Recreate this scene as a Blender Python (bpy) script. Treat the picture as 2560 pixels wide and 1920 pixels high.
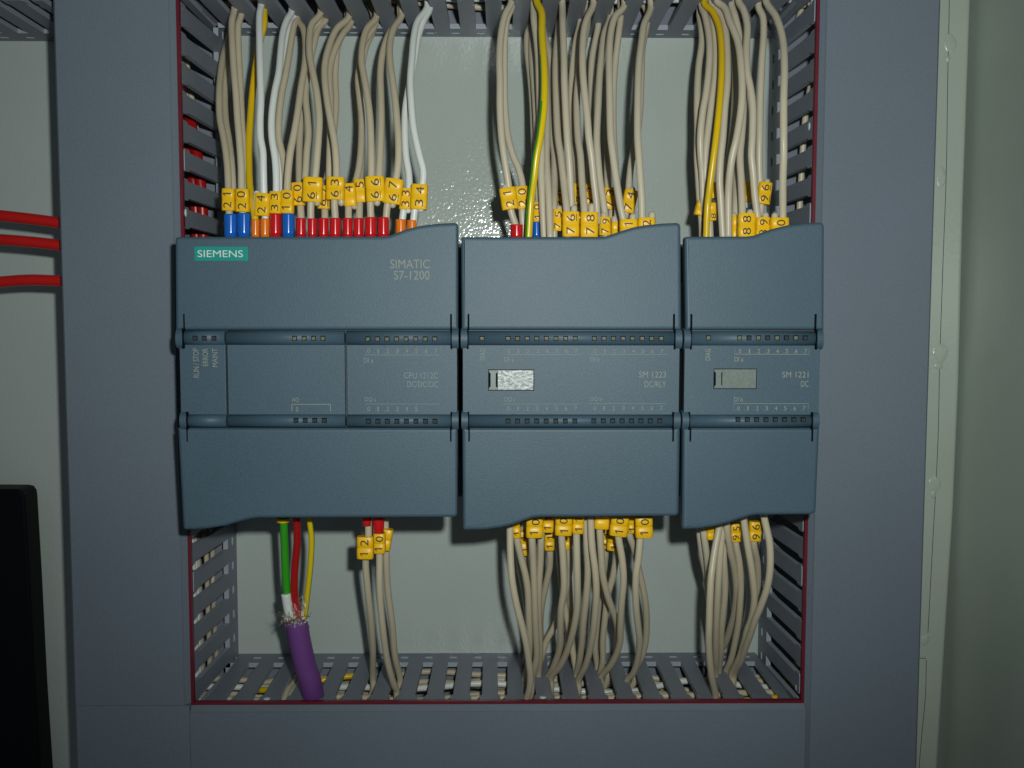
import bpy, bmesh, math, random
from mathutils import Vector, Matrix
random.seed(7)
S = bpy.context.scene
for o in list(bpy.data.objects): bpy.data.objects.remove(o)
C = S.collection
# ------------------------------------------------------------------ camera (all lengths below are millimetres, MM turns them into metres)
MM = 0.001
CAM = Vector((102.65, -383.4, 63.3)); YAW, PIT, ROL, F = 0.0118, 0.0679, 0.0016, 2361.9   # F in pixels of a 2560 px wide frame
_cy, _sy, _cp, _sp, _cr, _sr = math.cos(YAW), math.sin(YAW), math.cos(PIT), math.sin(PIT), math.cos(ROL), math.sin(ROL)
FWD = Vector((_sy*_cp, _cy*_cp, -_sp)); UP0 = Vector((_sy*_sp, _cy*_sp, _cp)); RT0 = Vector((_cy, -_sy, 0))
RT = RT0*_cr + UP0*_sr; UP = UP0*_cr - RT0*_sr
cam = bpy.data.objects.new('camera', bpy.data.cameras.new('camera')); C.objects.link(cam)
m = Matrix((RT, UP, -FWD)).transposed().to_4x4(); m.translation = CAM*MM
cam.matrix_world = m
cam.data.sensor_width = 36; cam.data.lens = 36*F/2560; cam.data.clip_start = 0.005; cam.data.clip_end = 20
S.camera = cam
# ------------------------------------------------------------------ world, flash, exposure
w = bpy.data.worlds.new('World'); S.world = w; w.use_nodes = True
w.node_tree.nodes['Background'].inputs[0].default_value = (0.75, 0.9, 1.0, 1); w.node_tree.nodes['Background'].inputs[1].default_value = 0.068
L = bpy.data.lights.new('camera_flash', 'SPOT'); L.energy = 3.35; L.shadow_soft_size = 0.0048; L.color = (0.94, 1.0, 0.96)
L.spot_size = math.radians(108); L.spot_blend = 1.0
lo = bpy.data.objects.new('camera_flash', L); C.objects.link(lo)
lp = CAM + Vector((20, 0, 24)); lo.location = lp*MM
_tgt = Vector((122, -30, 122)); lo.rotation_euler = (_tgt-lp).to_track_quat('-Z', 'Y').to_euler()
S.view_settings.view_transform = 'Standard'; S.view_settings.look = 'None'; S.view_settings.exposure = 0; S.view_settings.gamma = 1
S.render.engine = 'CYCLES'

def U(px, py, h):
    """photo pixel -> world mm on the plane h mm in front of the mounting plate"""
    d = FWD + RT*((px-1280)/F) - UP*((py-960)/F)
    t = (-h - CAM.y)/d.y
    return CAM + d*t
def hz(px, py, Z):
    """height above the plate where the pixel's ray crosses the horizontal plane z = Z"""
    d = FWD + RT*((px-1280)/F) - UP*((py-960)/F)
    return -(CAM + d*((Z-CAM.z)/d.z)).y
def hx(px, py, X):
    d = FWD + RT*((px-1280)/F) - UP*((py-960)/F); return CAM + d*((X-CAM.x)/d.x)
def sc(h): return F/(383.4-h)          # pixels per mm

# ------------------------------------------------------------------ materials
MATS = {}
def mat(name, col, rough=0.5, metal=0.0, spec=0.5, bump=None, var=0.0, vscale=60.0, coat=0.0, speck=None, sss=0):
    if name in MATS: return MATS[name]
    M = bpy.data.materials.new(name); M.use_nodes = True; nt = M.node_tree; N = nt.nodes; K = nt.links
    b = N['Principled BSDF']; b.inputs['Roughness'].default_value = rough; b.inputs['Metallic'].default_value = metal
    b.inputs['Specular IOR Level'].default_value = spec; b.inputs['Coat Weight'].default_value = coat
    b.inputs['Base Color'].default_value = (*col, 1)
    tc = N.new('ShaderNodeTexCoord')
    last = None
    if var > 0:
        n = N.new('ShaderNodeTexNoise'); n.inputs['Scale'].default_value = vscale; n.inputs['Detail'].default_value = 6; K.new(tc.outputs['Object'], n.inputs['Vector'])
        r = N.new('ShaderNodeValToRGB'); r.color_ramp.elements[0].position = 0.3; r.color_ramp.elements[1].position = 0.7
        r.color_ramp.elements[0].color = (*[c*(1-var) for c in col], 1); r.color_ramp.elements[1].color = (*[min(1, c*(1+var)) for c in col], 1)
        K.new(n.outputs['Fac'], r.inputs['Fac']); K.new(r.outputs['Color'], b.inputs['Base Color']); last = r.outputs['Color']
    if speck:                       # fine grain of the moulded texture: (scale, amount)
        n = N.new('ShaderNodeTexNoise'); n.inputs['Scale'].default_value = speck[0]; n.inputs['Detail'].default_value = 3; K.new(tc.outputs['Object'], n.inputs['Vector'])
        r = N.new('ShaderNodeMapRange'); r.inputs['From Min'].default_value = 0.35; r.inputs['From Max'].default_value = 0.75
        r.inputs['To Min'].default_value = 1-speck[1]; r.inputs['To Max'].default_value = 1+speck[1]; K.new(n.outputs['Fac'], r.inputs['Value'])
        mx = N.new('ShaderNodeVectorMath'); mx.operation = 'SCALE'
        if last is not None: K.new(last, mx.inputs[0])
        else: mx.inputs[0].default_value = col
        K.new(r.outputs['Result'], mx.inputs['Scale']); K.new(mx.outputs[0], b.inputs['Base Color'])
    if bump:                        # (scale, distance mm, strength)
        prev = None
        for (s_, d_, k_) in bump:
            n = N.new('ShaderNodeTexNoise'); n.inputs['Scale'].default_value = s_; n.inputs['Detail'].default_value = 2; K.new(tc.outputs['Object'], n.inputs['Vector'])
            bp = N.new('ShaderNodeBump'); bp.inputs['Distance'].default_value = d_*MM; bp.inputs['Strength'].default_value = k_
            K.new(n.outputs['Fac'], bp.inputs['Height'])
            if prev: K.new(prev, bp.inputs['Normal'])
            prev = bp.outputs['Normal']
        K.new(prev, b.inputs['Normal'])
    MATS[name] = M; return M
plate_m = mat('painted_plate', (0.44, 0.49, 0.46), 0.13, spec=0.6, bump=[(720, 0.15, 1.0), (60, 0.25, 0.35)], var=0.05, vscale=14)
frame_m = mat('painted_steel_frame', (0.44, 0.49, 0.42), 0.24, spec=0.5, bump=[(600, 0.07, 1.0), (50, 0.3, 0.3)], var=0.05, vscale=20)
side_m = mat('painted_side_panel', (0.40, 0.46, 0.40), 0.3, spec=0.4, bump=[(500, 0.06, 1.0), (25, 0.6, 0.5)], var=0.1, vscale=10)
duct_m = mat('duct_plastic', (0.19, 0.208, 0.255), 0.45, spec=0.35, bump=[(900, 0.03, 0.5)], var=0.06, vscale=40)
lit_edge_m = mat('duct_lit_edge', (0.33, 0.37, 0.42), 0.5)  # reflected light on slot and hole rims, put into a lighter colour
cover_m = mat('cover_plastic', (0.152, 0.182, 0.222), 0.5, spec=0.22, bump=[(1500, 0.015, 0.5)], var=0.07, vscale=9, speck=(1600, 0.07))
red_film = mat('red_edge', (0.14, 0.006, 0.018), 0.4, var=0.15, vscale=120)
shell_m = mat('module_plastic', (0.056, 0.100, 0.136), 0.50, spec=0.45, bump=[(3600, 0.05, 1.0)], var=0.05, vscale=25, speck=(2200, 0.14))
rib_m = mat('module_ridge_plastic', (0.052, 0.094, 0.130), 0.5, spec=0.4, bump=[(3600, 0.02, 0.6)], speck=(2200, 0.12))
body_m = mat('housing_plastic', (0.055, 0.062, 0.066), 0.5, bump=[(900, 0.03, 0.4)], var=0.08)
dark_m = mat('dark_gap', (0.004, 0.006, 0.010), 0.8, spec=0.05)
black_m = mat('black_plastic', (0.0035, 0.004, 0.005), 0.5, spec=0.12, bump=[(700, 0.02, 0.4)])
print_m = mat('grey_print', (0.27, 0.295, 0.255), 0.7, spec=0.2, speck=(3000, 0.1))
print_dim = mat('faint_print', (0.235, 0.275, 0.265), 0.7, spec=0.2, speck=(3000, 0.15))
teal_m = mat('teal_badge', (0.008, 0.27, 0.225), 0.35, var=0.05)
white_m = mat('badge_white', (0.62, 0.66, 0.64), 0.5)
lens_a = mat('led_window_olive', (0.16, 0.175, 0.11), 0.6, spec=0.15, speck=(2500, 0.4))
lens_b = mat('led_window_taupe', (0.19, 0.17, 0.135), 0.6, spec=0.15, speck=(2500, 0.4))
lens_d = mat('led_window_dark', (0.045, 0.05, 0.045), 0.6, spec=0.15, speck=(2500, 0.4))
lens_r = mat('led_window_brown', (0.035, 0.028, 0.036), 0.4, speck=(2500, 0.3))
alu_m = mat('scuffed_flap', (0.30, 0.34, 0.32), 0.35, spec=0.6, bump=[(900, 0.12, 1.0)], speck=(900, 0.5))
flap_m = mat('plain_flap', (0.165, 0.20, 0.18), 0.4, spec=0.4, speck=(1200, 0.12))
BEI = mat('beige_insulation', (0.52, 0.45, 0.32), 0.38, spec=0.4, var=0.07, vscale=40, bump=[(400, 0.02, 0.3)])
BEP = mat('pale_beige_insulation', (0.52, 0.46, 0.345), 0.36, spec=0.4, var=0.05, vscale=40, bump=[(400, 0.02, 0.3)])
WHI = mat('white_insulation', (0.68, 0.70, 0.67), 0.3, spec=0.45, var=0.04, vscale=40)
YEL = mat('yellow_insulation', (0.68, 0.44, 0.005), 0.3, spec=0.45, var=0.05)
GRN = mat('green_insulation', (0.03, 0.32, 0.01), 0.35, var=0.05)
RED = mat('red_insulation', (0.50, 0.008, 0.006), 0.34, var=0.07)
DRED = mat('deep_red_insulation', (0.36, 0.006, 0.006), 0.34, var=0.07)
PUR = mat('purple_jacket', (0.155, 0.05, 0.225), 0.5, bump=[(600, 0.04, 0.5)], var=0.08)
MK = mat('yellow_marker', (0.88, 0.50, 0.006), 0.36, spec=0.4, var=0.05, vscale=90)
INK = mat('marker_ink', (0.035, 0.022, 0.012), 0.6)
FB = mat('blue_ferrule', (0.006, 0.115, 0.52), 0.16, spec=0.6)
FR = mat('red_ferrule', (0.58, 0.008, 0.012), 0.16, spec=0.6)
FO = mat('orange_ferrule', (0.80, 0.19, 0.008), 0.16, spec=0.6)
METAL = mat('tinned_strand', (0.75, 0.72, 0.62), 0.22, metal=1.0)
WELD = mat('painted_weld', (0.44, 0.49, 0.42), 0.25, spec=0.5, bump=[(400, 0.3, 1.0)])
OVAL = mat('white_oval', (0.6, 0.64, 0.66), 0.4)
SEAM = mat('seam_dark_line', (0.05, 0.055, 0.045), 0.8)  # dark tone of the weld seam lines
def striped():
    M = bpy.data.materials.new('green_yellow_insulation'); M.use_nodes = True; nt = M.node_tree; b = nt.nodes['Principled BSDF']; b.inputs['Roughness'].default_value = 0.28
    a = nt.nodes.new('ShaderNodeAttribute'); a.attribute_name = 'stripe'
    r = nt.nodes.new('ShaderNodeValToRGB'); r.color_ramp.elements[0].position = 0.47; r.color_ramp.elements[1].position = 0.53
    r.color_ramp.elements[0].color = (0.70, 0.50, 0.006, 1); r.color_ramp.elements[1].color = (0.05, 0.30, 0.012, 1)
    nt.links.new(a.outputs['Fac'], r.inputs['Fac']); nt.links.new(r.outputs['Color'], b.inputs['Base Color']); return M
GY = striped()

# ------------------------------------------------------------------ object helpers
ORG = {}
def tag(o, label=None, cat=None, group=None, kind=None):
    for k, v in (('label', label), ('category', cat), ('group', group), ('kind', kind)):
        if v: o[k] = v
    return o
def thing(name, loc, label, cat, group=None):
    o = bpy.data.objects.new(name, None); C.objects.link(o); o.empty_display_size = 0.005
    o.location = Vector(loc)*MM; ORG[o.name] = Vector(loc); return tag(o, label, cat, group)
def obj(name, bm, mats, parent=None, smooth=False, label=None):
    """one mesh object; bm is in world millimetres"""
    org = ORG[parent.name] if parent else Vector((0, 0, 0))
    for v in bm.verts: v.co = (v.co-org)*MM
    me = bpy.data.meshes.new(name); bm.to_mesh(me); bm.free()
    for x in (mats if isinstance(mats, (list, tuple)) else [mats]): me.materials.append(x)
    if smooth:
        for p in me.polygons: p.use_smooth = True
    o = bpy.data.objects.new(name, me); C.objects.link(o)
    if parent: o.parent = parent; ORG[o.name] = org
    if label: o['label'] = label
    return o
def box(bm, a, b, mi=0):
    x0, x1 = sorted((a[0], b[0])); y0, y1 = sorted((a[1], b[1])); z0, z1 = sorted((a[2], b[2]))
    v = [bm.verts.new(p) for p in ((x0,y0,z0),(x1,y0,z0),(x1,y1,z0),(x0,y1,z0),(x0,y0,z1),(x1,y0,z1),(x1,y1,z1),(x0,y1,z1))]
    for f in ((0,3,2,1),(4,5,6,7),(0,1,5,4),(1,2,6,5),(2,3,7,6),(3,0,4,7)):
        q = bm.faces.new([v[i] for i in f]); q.material_index = mi
    return v
def loft(bm, rings, cap=True, mi=0):
    R = [[bm.verts.new(p) for p in r] for r in rings]; n = len(R[0])
    for a, b in zip(R, R[1:]):
        for i in range(n):
            f = bm.faces.new((a[i], a[(i+1) % n], b[(i+1) % n], b[i])); f.material_index = mi
    if cap:
        for r in (R[0], R[-1]):
            f = bm.faces.new(r); f.material_index = mi
    return R
def fixn(bm): bmesh.ops.recalc_face_normals(bm, faces=bm.faces[:])
def inset2(poly, d):
    """inset a counter-clockwise polygon of (x,z) by d"""
    n = len(poly); out = []
    for i in range(n):
        p0, p, p1 = Vector(poly[i-1]), Vector(poly[i]), Vector(poly[(i+1) % n])
        a = (p-p0).normalized(); b = (p1-p).normalized()
        na, nb = Vector((-a.y, a.x)), Vector((-b.y, b.x)); k = (na+nb)
        k = k/max(0.35, k.length_squared)*2 if k.length > 1e-6 else na
        out.append(tuple(p + k*d/1.0*0.5*2*0.5*2/2 if False else p + k*d))
    return out
def area2(p): return 0.5*sum(p[i-1][0]*p[i][1]-p[i][0]*p[i-1][1] for i in range(len(p)))
def slab(bm, poly, hb, hf, bev=0.8, steps=3, mi=0):
    """solid with outline poly in (x,z) from height hb to hf above the plate, front edge rounded"""
    if area2(poly) < 0: poly = poly[::-1]
    rings = [[(x, -hb, z) for x, z in poly]]
    for s in range(steps+1):
        a = s/steps*math.pi/2
        q = inset2(poly, bev*(1-math.cos(a)) if s else 0)
        rings.append([(x, -(hf-bev+bev*math.sin(a)), z) for x, z in q])
    loft(bm, rings, True, mi)
def smooth_path(pts, per=6):
    P = [Vector(p) for p in pts]; P = [P[0]*2-P[1]]+P+[P[-1]*2-P[-2]]; out = []
    for i in range(1, len(P)-2):
        p0, p1, p2, p3 = P[i-1:i+3]
        def tj(t, a, b): return t+max(1e-4, (b-a).length)**0.5
        t0 = 0; t1 = tj(t0, p0, p1); t2 = tj(t1, p1, p2); t3 = tj(t2, p2, p3)
        n = per if i < len(P)-3 else per+1
        for k in range(n):
            t = t1+(t2-t1)*k/per
            A1 = p0*((t1-t)/(t1-t0))+p1*((t-t0)/(t1-t0)); A2 = p1*((t2-t)/(t2-t1))+p2*((t-t1)/(t2-t1)); A3 = p2*((t3-t)/(t3-t2))+p3*((t-t2)/(t3-t2))
            B1 = A1*((t2-t)/(t2-t0))+A2*((t-t0)/(t2-t0)); B2 = A2*((t3-t)/(t3-t1))+A3*((t-t1)/(t3-t1))
            out.append(B1*((t2-t)/(t2-t1))+B2*((t-t1)/(t2-t1)))
    return out
def tube(bm, pts, r, n=12, per=6, raw=False, round_end=False, stripe=None, mi=0):
    P = [Vector(p) for p in pts] if raw else smooth_path(pts, per)
    rr = [r]*len(P)
    if round_end:
        for e in (0, 1):
            a, b = (P[0], P[1]) if e == 0 else (P[-1], P[-2]); d = (a-b).normalized()
            add = [(a+d*r*math.sin(q), r*math.cos(q)) for q in (0.5, 0.95, 1.3)]
            if e == 0: P = [x[0] for x in add[::-1]]+P; rr = [x[1] for x in add[::-1]]+rr
            else: P = P+[x[0] for x in add]; rr = rr+[x[1] for x in add]
    rings = []; u = None; lay = bm.loops.layers.float_color.get('stripe') if False else None
    for i, p in enumerate(P):
        t = (P[min(i+1, len(P)-1)]-P[max(i-1, 0)]).normalized()
        if u is None: u = t.cross(Vector((0, 1, 0))); u = u if u.length > .05 else t.cross(Vector((1, 0, 0))); u.normalize()
        u = (u-t*u.dot(t)).normalized(); v = t.cross(u)
        rings.append([p+(u*math.cos(2*math.pi*k/n)+v*math.sin(2*math.pi*k/n))*rr[i] for k in range(n)])
    R = loft(bm, rings, True, mi)
    return P, R
def clean2(vals): return vals

# text -> list of triangles in (x, y), unit cap height, left aligned at 0
_TX = {}
def glyphs(s, thin=0.0):
    key = (s, thin)
    if key in _TX: return _TX[key]
    cu = bpy.data.curves.new('t', 'FONT'); cu.body = s; cu.size = 1; cu.offset = thin; cu.resolution_u = 4
    o = bpy.data.objects.new('t', cu); C.objects.link(o); dg = bpy.context.evaluated_depsgraph_get(); dg.update()
    me = bpy.data.meshes.new_from_object(o.evaluated_get(dg)); me.calc_loop_triangles()
    V = [(v.co.x, v.co.y) for v in me.vertices]; T = [tuple(t.vertices) for t in me.loop_triangles]
    bpy.data.objects.remove(o); bpy.data.curves.remove(cu); bpy.data.meshes.remove(me)
    x0 = min(v[0] for v in V); x1 = max(v[0] for v in V)
    y0, y1 = min(v[1] for v in V), max(v[1] for v in V)
    _TX[key] = ([((x-x0)/(x1-x0), (y-y0)/(y1-y0)) for x, y in V], T, (x1-x0)/(y1-y0)); return _TX[key]
def text_on(bm, s, x0, x1, z0, z1, fn, rot=False, thin=0.0):
    """fill the (x,z) box with the string; rot = reads upwards; fn(x,z)->height above plate"""
    V, T, _ = glyphs(s, thin); vs = []
    for a, b in V:
        if rot: x, z = x1-(x1-x0)*b, z0+(z1-z0)*a
        else: x, z = x0+(x1-x0)*a, z0+(z1-z0)*b
        vs.append(bm.verts.new((x, -fn(x, z), z)))
    for t in T:
        try: bm.faces.new([vs[i] for i in t])
        except ValueError: pass

# ------------------------------------------------------------------ fitted layout (mm)
XL, XR, ZB, ZT, D = -8.07, 211.99, -74.6, 175.16, 52.6
LEAN = 2.4
WD = 41.8
# ------------------------------------------------------------------ setting: mounting plate, frame and side wall
bm = bmesh.new(); slab(bm, [(-160, -260), (262, -260), (262, 330), (-160, 330)], -3, 0, 0.3, 1); fixn(bm)
tag(obj('mounting_plate', bm, plate_m), kind='structure')

def px_poly(pts, h): return [(lambda p: (p.x, p.z))(U(a, b, h)) for a, b in pts]
# welded frame strip right of the duct: one folded profile
fr = thing('cabinet_frame', (270, -10, 0), 'pale painted steel frame strip with weld seam right of the right cover', 'frame')
bm = bmesh.new()
slab(bm, px_poly([(2200, -400), (2443, -400), (2411, 510), (2400, 950), (2386, 1277), (2365, 1609), (2345, 1930), (2325, 2300), (2200, 2300)], 10), 1, 10, 1.6, 4); fixn(bm)
obj('frame_strip', bm, frame_m, fr, smooth=False)
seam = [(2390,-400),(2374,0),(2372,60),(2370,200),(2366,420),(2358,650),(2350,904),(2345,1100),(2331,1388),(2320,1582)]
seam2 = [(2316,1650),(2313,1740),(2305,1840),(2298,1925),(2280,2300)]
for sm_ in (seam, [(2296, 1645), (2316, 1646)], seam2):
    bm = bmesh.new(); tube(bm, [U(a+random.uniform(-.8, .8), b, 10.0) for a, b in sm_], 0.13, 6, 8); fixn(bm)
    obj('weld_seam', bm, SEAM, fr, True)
for (a, b, rx, rz) in [(2375, 108, 2.5, 3.8), (2370, 147, 0.9, 1.3), (2353, 443, 1.9, 4.4), (2351, 882, 2.8, 4.0), (2346, 915, 1.7, 1.5), (2336, 1212, 2.3, 3.7), (2333, 1236, 1.0, 1.6), (2312, 1600, 1.8, 2.3)]:
    c = U(a, b, 9.9); bm = bmesh.new(); bmesh.ops.create_icosphere(bm, subdivisions=3, radius=1)
    for v in bm.verts:
        n = 1+0.16*math.sin(v.co.x*3.1+a)*math.cos(v.co.z*2.7+b)
        v.co = Vector((c.x+v.co.x*rx*n, c.y+v.co.y*0.45, c.z+v.co.z*rz*n))
    obj('weld_bead', bm, WELD, fr, True)
sw = bmesh.new()
p0, p1 = U(2421, 0, 5), U(2347, 1900, 5)
dx = (p0.x-p1.x)/(p0.z-p1.z)
def sx(z, y): return p0.x+(z-p0.z)*dx + 1.0
V = []
ys = [0, -20, -60, -140, -260, -330]; zs = [-260+i*30 for i in range(20)]
grid = [[sw.verts.new((sx(z, y)+1.2*(-y)*0.02, y, z)) for z in zs] for y in ys]
for i in range(len(ys)-1):
    for j in range(len(zs)-1): sw.faces.new((grid[i][j], grid[i][j+1], grid[i+1][j+1], grid[i+1][j]))
r_ = bmesh.ops.extrude_face_region(sw, geom=sw.faces[:])
for g in r_['geom']:
    if isinstance(g, bmesh.types.BMVert): g.co.x += 2
fixn(sw)
tag(obj('side_wall', sw, side_m), 'dark olive grey painted cabinet side wall at the right edge', 'wall')

# ------------------------------------------------------------------ cable ducts
def wall_mesh(n, T=10.5, H=48.5, tip=True, skip=()):
    """slotted wall in (s, h): n cells of 10 mm, extruded 1.3 mm; returns list of quads/ngons in 2D"""
    polys = []
    for i in range(n):
        o = i*10.0; c = o+5; q = 5.1
        A, B, Cc, Dd, E_, F_, G, Hh = [(c+a, q+b) for a, b in ((-1.2,-1),(1.2,-1),(1.75,-.45),(1.75,.45),(1.2,1),(-1.2,1),(-1.75,.45),(-1.75,-.45))]
        o1 = o+10
        polys += [[(o,0),(o1,0),B,A], [(o1,0),(o1,T),E_,Dd,Cc,B], [(o1,T),(o+7.05,T),(o+2.95,T),(o,T),F_,E_], [(o,T),(o,0),A,Hh,G,F_]]
        for (a, b, cc) in ((o, o+2.95, o+3.75), (o1, o+7.05, o+6.25)):
            polys += [[(a,T),(b,T),(b,H-5.2),(a,H-5.2)], [(a,H-5.2),(b,H-5.2),(cc,H-3.8),(a,H-3.8)], [(a,H-3.8),(cc,H-3.8),(cc,H-.5),(cc+(0.6 if cc<a else -0.6),H),(a,H)]]
    return polys
def duct_wall(name, n, parent, f, nrm, t=1.9, label=None, rot_seed=None, H=48.5):
    """f(s,h)->world point of the visible face; nrm = direction into the duct"""
    bm = bmesh.new(); key = {}
    def gv(s, h):
        k = (round(s, 3), round(h, 3))
        if k not in key: key[k] = bm.verts.new(f(s, h))
        return key[k]
    for p in wall_mesh(n, H=H):
        try: bm.faces.new([gv(*q) for q in p])
        except ValueError: pass
    r = bmesh.ops.extrude_face_region(bm, geom=bm.faces[:])
    for g in r['geom']:
        if isinstance(g, bmesh.types.BMVert): g.co += Vector(nrm)*t
    fixn(bm); bm.normal_update(); nn = Vector(nrm)
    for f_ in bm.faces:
        if abs(f_.normal.dot(nn)) < 0.5: f_.material_index = 1  # rim faces take the painted-in bright tone
    return obj(name, bm, [duct_m, lit_edge_m], parent, label=label)

def mk_box(name, a, b, m_, parent, bev=0.0, label=None):
    bm = bmesh.new(); box(bm, a, b)
    if bev: bmesh.ops.bevel(bm, geom=bm.edges[:], offset=bev, segments=2, affect='EDGES', profile=0.6)
    fixn(bm); return obj(name, bm, m_, parent, label=label)
def jit(s, h, k):     # fingers are never perfectly straight
    i = round(s/10.0); r = random.Random(i*13+k); return (r.random()-.5)*0.9*max(0, (h-12)/40)

# cover profile swept along a line: in coordinates (u across, h)
def cover_profile(u0, u1, b0=True, b1=True):
    p = []
    if b0: p += [(u0, D-2.6), (u0, D-1.6), (u0-0.0+1.9, D)]
    else: p += [(u0, D-2.6), (u0, D)]
    if b1: p += [(u1-1.9, D), (u1, D-1.6), (u1, D-2.6)]
    else: p += [(u1, D), (u1, D-2.6)]
    return p
def sweep(name, prof, s0, s1, vertical, m_, parent, label=None):
    bm = bmesh.new(); rings = []
    for s in (s0, s1):
        rings.append([((u, -h, s) if vertical else (s, -h, u)) for u, h in prof])
    loft(bm, rings, True); fixn(bm); return obj(name, bm, m_, parent, label=label)

# phase of the slot pattern along each duct (from the photo)
x_ph = U(644, 1646, 5).x           # centre of a hole in the bottom duct
ZLOW, ZHIGH = -170, 250
def vduct(xin, side, label, split):
    """vertical duct whose inner face is at xin; side -1 = duct lies to the left"""
    t = thing('cable_duct', (xin+side*WD/2, 0, ZLOW), label, 'cable duct', 'cable ducts framing the modules')
    xo = xin+side*WD
    zc = U(582, 1250+435/4.254, 5).z if side < 0 else U(1936, 765/2.764, 5).z
    z0 = zc-5-10*math.ceil((zc-5-ZLOW)/10)
    n = 42
    duct_wall('slotted_wall', n, t, lambda s, h: Vector((xin-side*LEAN*(1-h/D)+jit(s, h, 3), -h, z0+s)), (side, 0, 0))
    duct_wall('slotted_wall', n, t, lambda s, h: Vector((xo-side*0.2, -h, z0+s)), (-side, 0, 0), t=1.0)
    mk_box('duct_base', (xin+side*1.4, -0.05, ZLOW), (xo-side*1.4, -1.4, ZHIGH), duct_m, t)
    # red edge strip between the finger tips and the cover lip
    bm = bmesh.new(); box(bm, (xin-side*0.3, -48.6, ZB-0.7), (xin+side*0.7, -50.4, ZHIGH)); fixn(bm)
    obj('red_edge_strip', bm, red_film, t)
    a, b = sorted((xin+side*0.9, xo))
    if side < 0:
        sweep('duct_cover', [(xo, D-3), (xo, D-.8), (xo+.8, D), (xin-2.6, D), (xin-2.3, D-.5), (xin-0.75, D-2.1), (xin-0.75, D-3.1)], split+0.16, ZHIGH, True, cover_m, t)
    else:
        sweep('duct_cover', [(xin+0.75, D-3.1), (xin+0.75, D-2.1), (xin+2.2, D-.5), (xin+2.5, D), (xo-.8, D), (xo, D-.8), (xo, D-3)], ZLOW, ZHIGH, True, cover_m, t)
    return t, xo
zsplit = U(330, 1765, D).z
ductL, XLO = vduct(XL, -1, 'vertical grey slotted duct left of the modules with long cover', zsplit)
ductR, XRO = vduct(XR, +1, 'vertical grey slotted duct right of the modules with full height cover', None)
# lower left cover piece (its own short cover under the joint)
c2 = thing('duct_cover', (XL-20, -D, -120), 'short grey duct cover below the joint at lower left', 'duct cover')
sweep('cover_sheet', [(XLO, D-3.2), (XLO, D-1.0), (XLO+.8, D-.25), (XL-0.75, D-.25), (XL-0.75, D-3.2)], ZLOW, zsplit-0.06, True, cover_m, c2)

def hduct(zin, side, x0, nn, label, ph, cover=True, H=48.5, xc=None, k=5):
    """horizontal duct, inner face at zin; side +1 = duct lies above"""
    xs = ph-5-10*math.ceil((ph-5-x0)/10)
    t = thing('cable_duct', (x0+nn*5, 0, zin+side*WD/2), label, 'cable duct', 'cable ducts framing the modules')
    duct_wall('slotted_wall', nn, t, lambda s, h: Vector((xs+s+jit(s, h, k), -h, zin)), (0, 0, side), H=H)
    duct_wall('slotted_wall', nn, t, lambda s, h: Vector((xs+s, -h, zin+side*WD)), (0, 0, -side), t=1.0, H=H)
    mk_box('duct_base', (xs, -0.05, zin+side*1.4), (xs+nn*10, -1.4, zin+side*(WD-1.2)), duct_m, t)
    return t, xs
xph_t = U(1012, 78, 5).x
ductT, _ = hduct(ZT, +1, XL+2, 22, 'horizontal grey slotted duct above the modules, full of wires', xph_t)
ductB, xs_b = hduct(ZB, -1, XL+2, 22, 'horizontal grey slotted duct below the modules with its cover at the bottom edge', x_ph, k=9)
mk_box('red_edge_strip', (XL+0.35, -48.6, ZB+0.3), (XR-0.35, -50.4, ZB-0.7), red_film, ductB)
sweep('duct_cover', [(ZB-0.75, D-3.1), (ZB-0.75, D-2.1), (ZB-2.5, D-.5), (ZB-2.8, D), (ZB-WD+.8, D), (ZB-WD, D-.8), (ZB-WD, D-3)][::-1], XL-0.55, XR+0.65, False, cover_m, ductB)
sweep('duct_cover', [(ZT+0.75, D-3), (ZT+0.9, D-1.3), (ZT+2.5, D), (ZT+WD, D), (ZT+WD, D-3)], XL+1, XR-1, False, cover_m, ductT)
# far left upper duct (only a corner shows)
zf = U(60, 103, 0).z
ductF, _ = hduct(zf, +1, XLO-82, 8, 'grey slotted duct end at the top left corner beyond the left cover', U(76, 89, 5).x, k=21)
sweep('duct_cover', [(zf+0.75, D-3), (zf+2.5, D), (zf+WD, D), (zf+WD, D-3)], XLO-90, XLO-3, False, cover_m, ductF)
# small raised white ovals on finger tips
for (a, b, wall, t, ww, hh) in [(667, 1747, 'b', ductB, 1.3, .9), (1357, 1743.5, 'b', ductB, 1.3, .9), (2026, 316, 'r', ductR, .9, 1.5), (1997, 1718, 'r', ductR, .9, 1.5), (452, 532, 'l', ductL, .9, 1.5), (1966, 4, 'r', ductR, .9, 1.5)]:
    bm = bmesh.new(); bmesh.ops.create_icosphere(bm, subdivisions=2, radius=1)
    if wall == 'b': c = Vector((U(a, b, hz(a, b, ZB)).x, -hz(a, b, ZB), ZB+.05)); s_ = (ww, 1.3, .35)
    elif wall == 'r': c = U(a, b, 45); c.x = XR-.4; s_ = (.35, 1.2, hh)
    else: c = U(a, b, 48); c.x = XL+.4; s_ = (.35, 1.2, hh)
    for v in bm.verts: v.co = Vector((c.x+v.co.x*s_[0], c.y+v.co.y*s_[1], c.z+v.co.z*s_[2]))
    obj('tip_oval', bm, OVAL, t, True)

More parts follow.
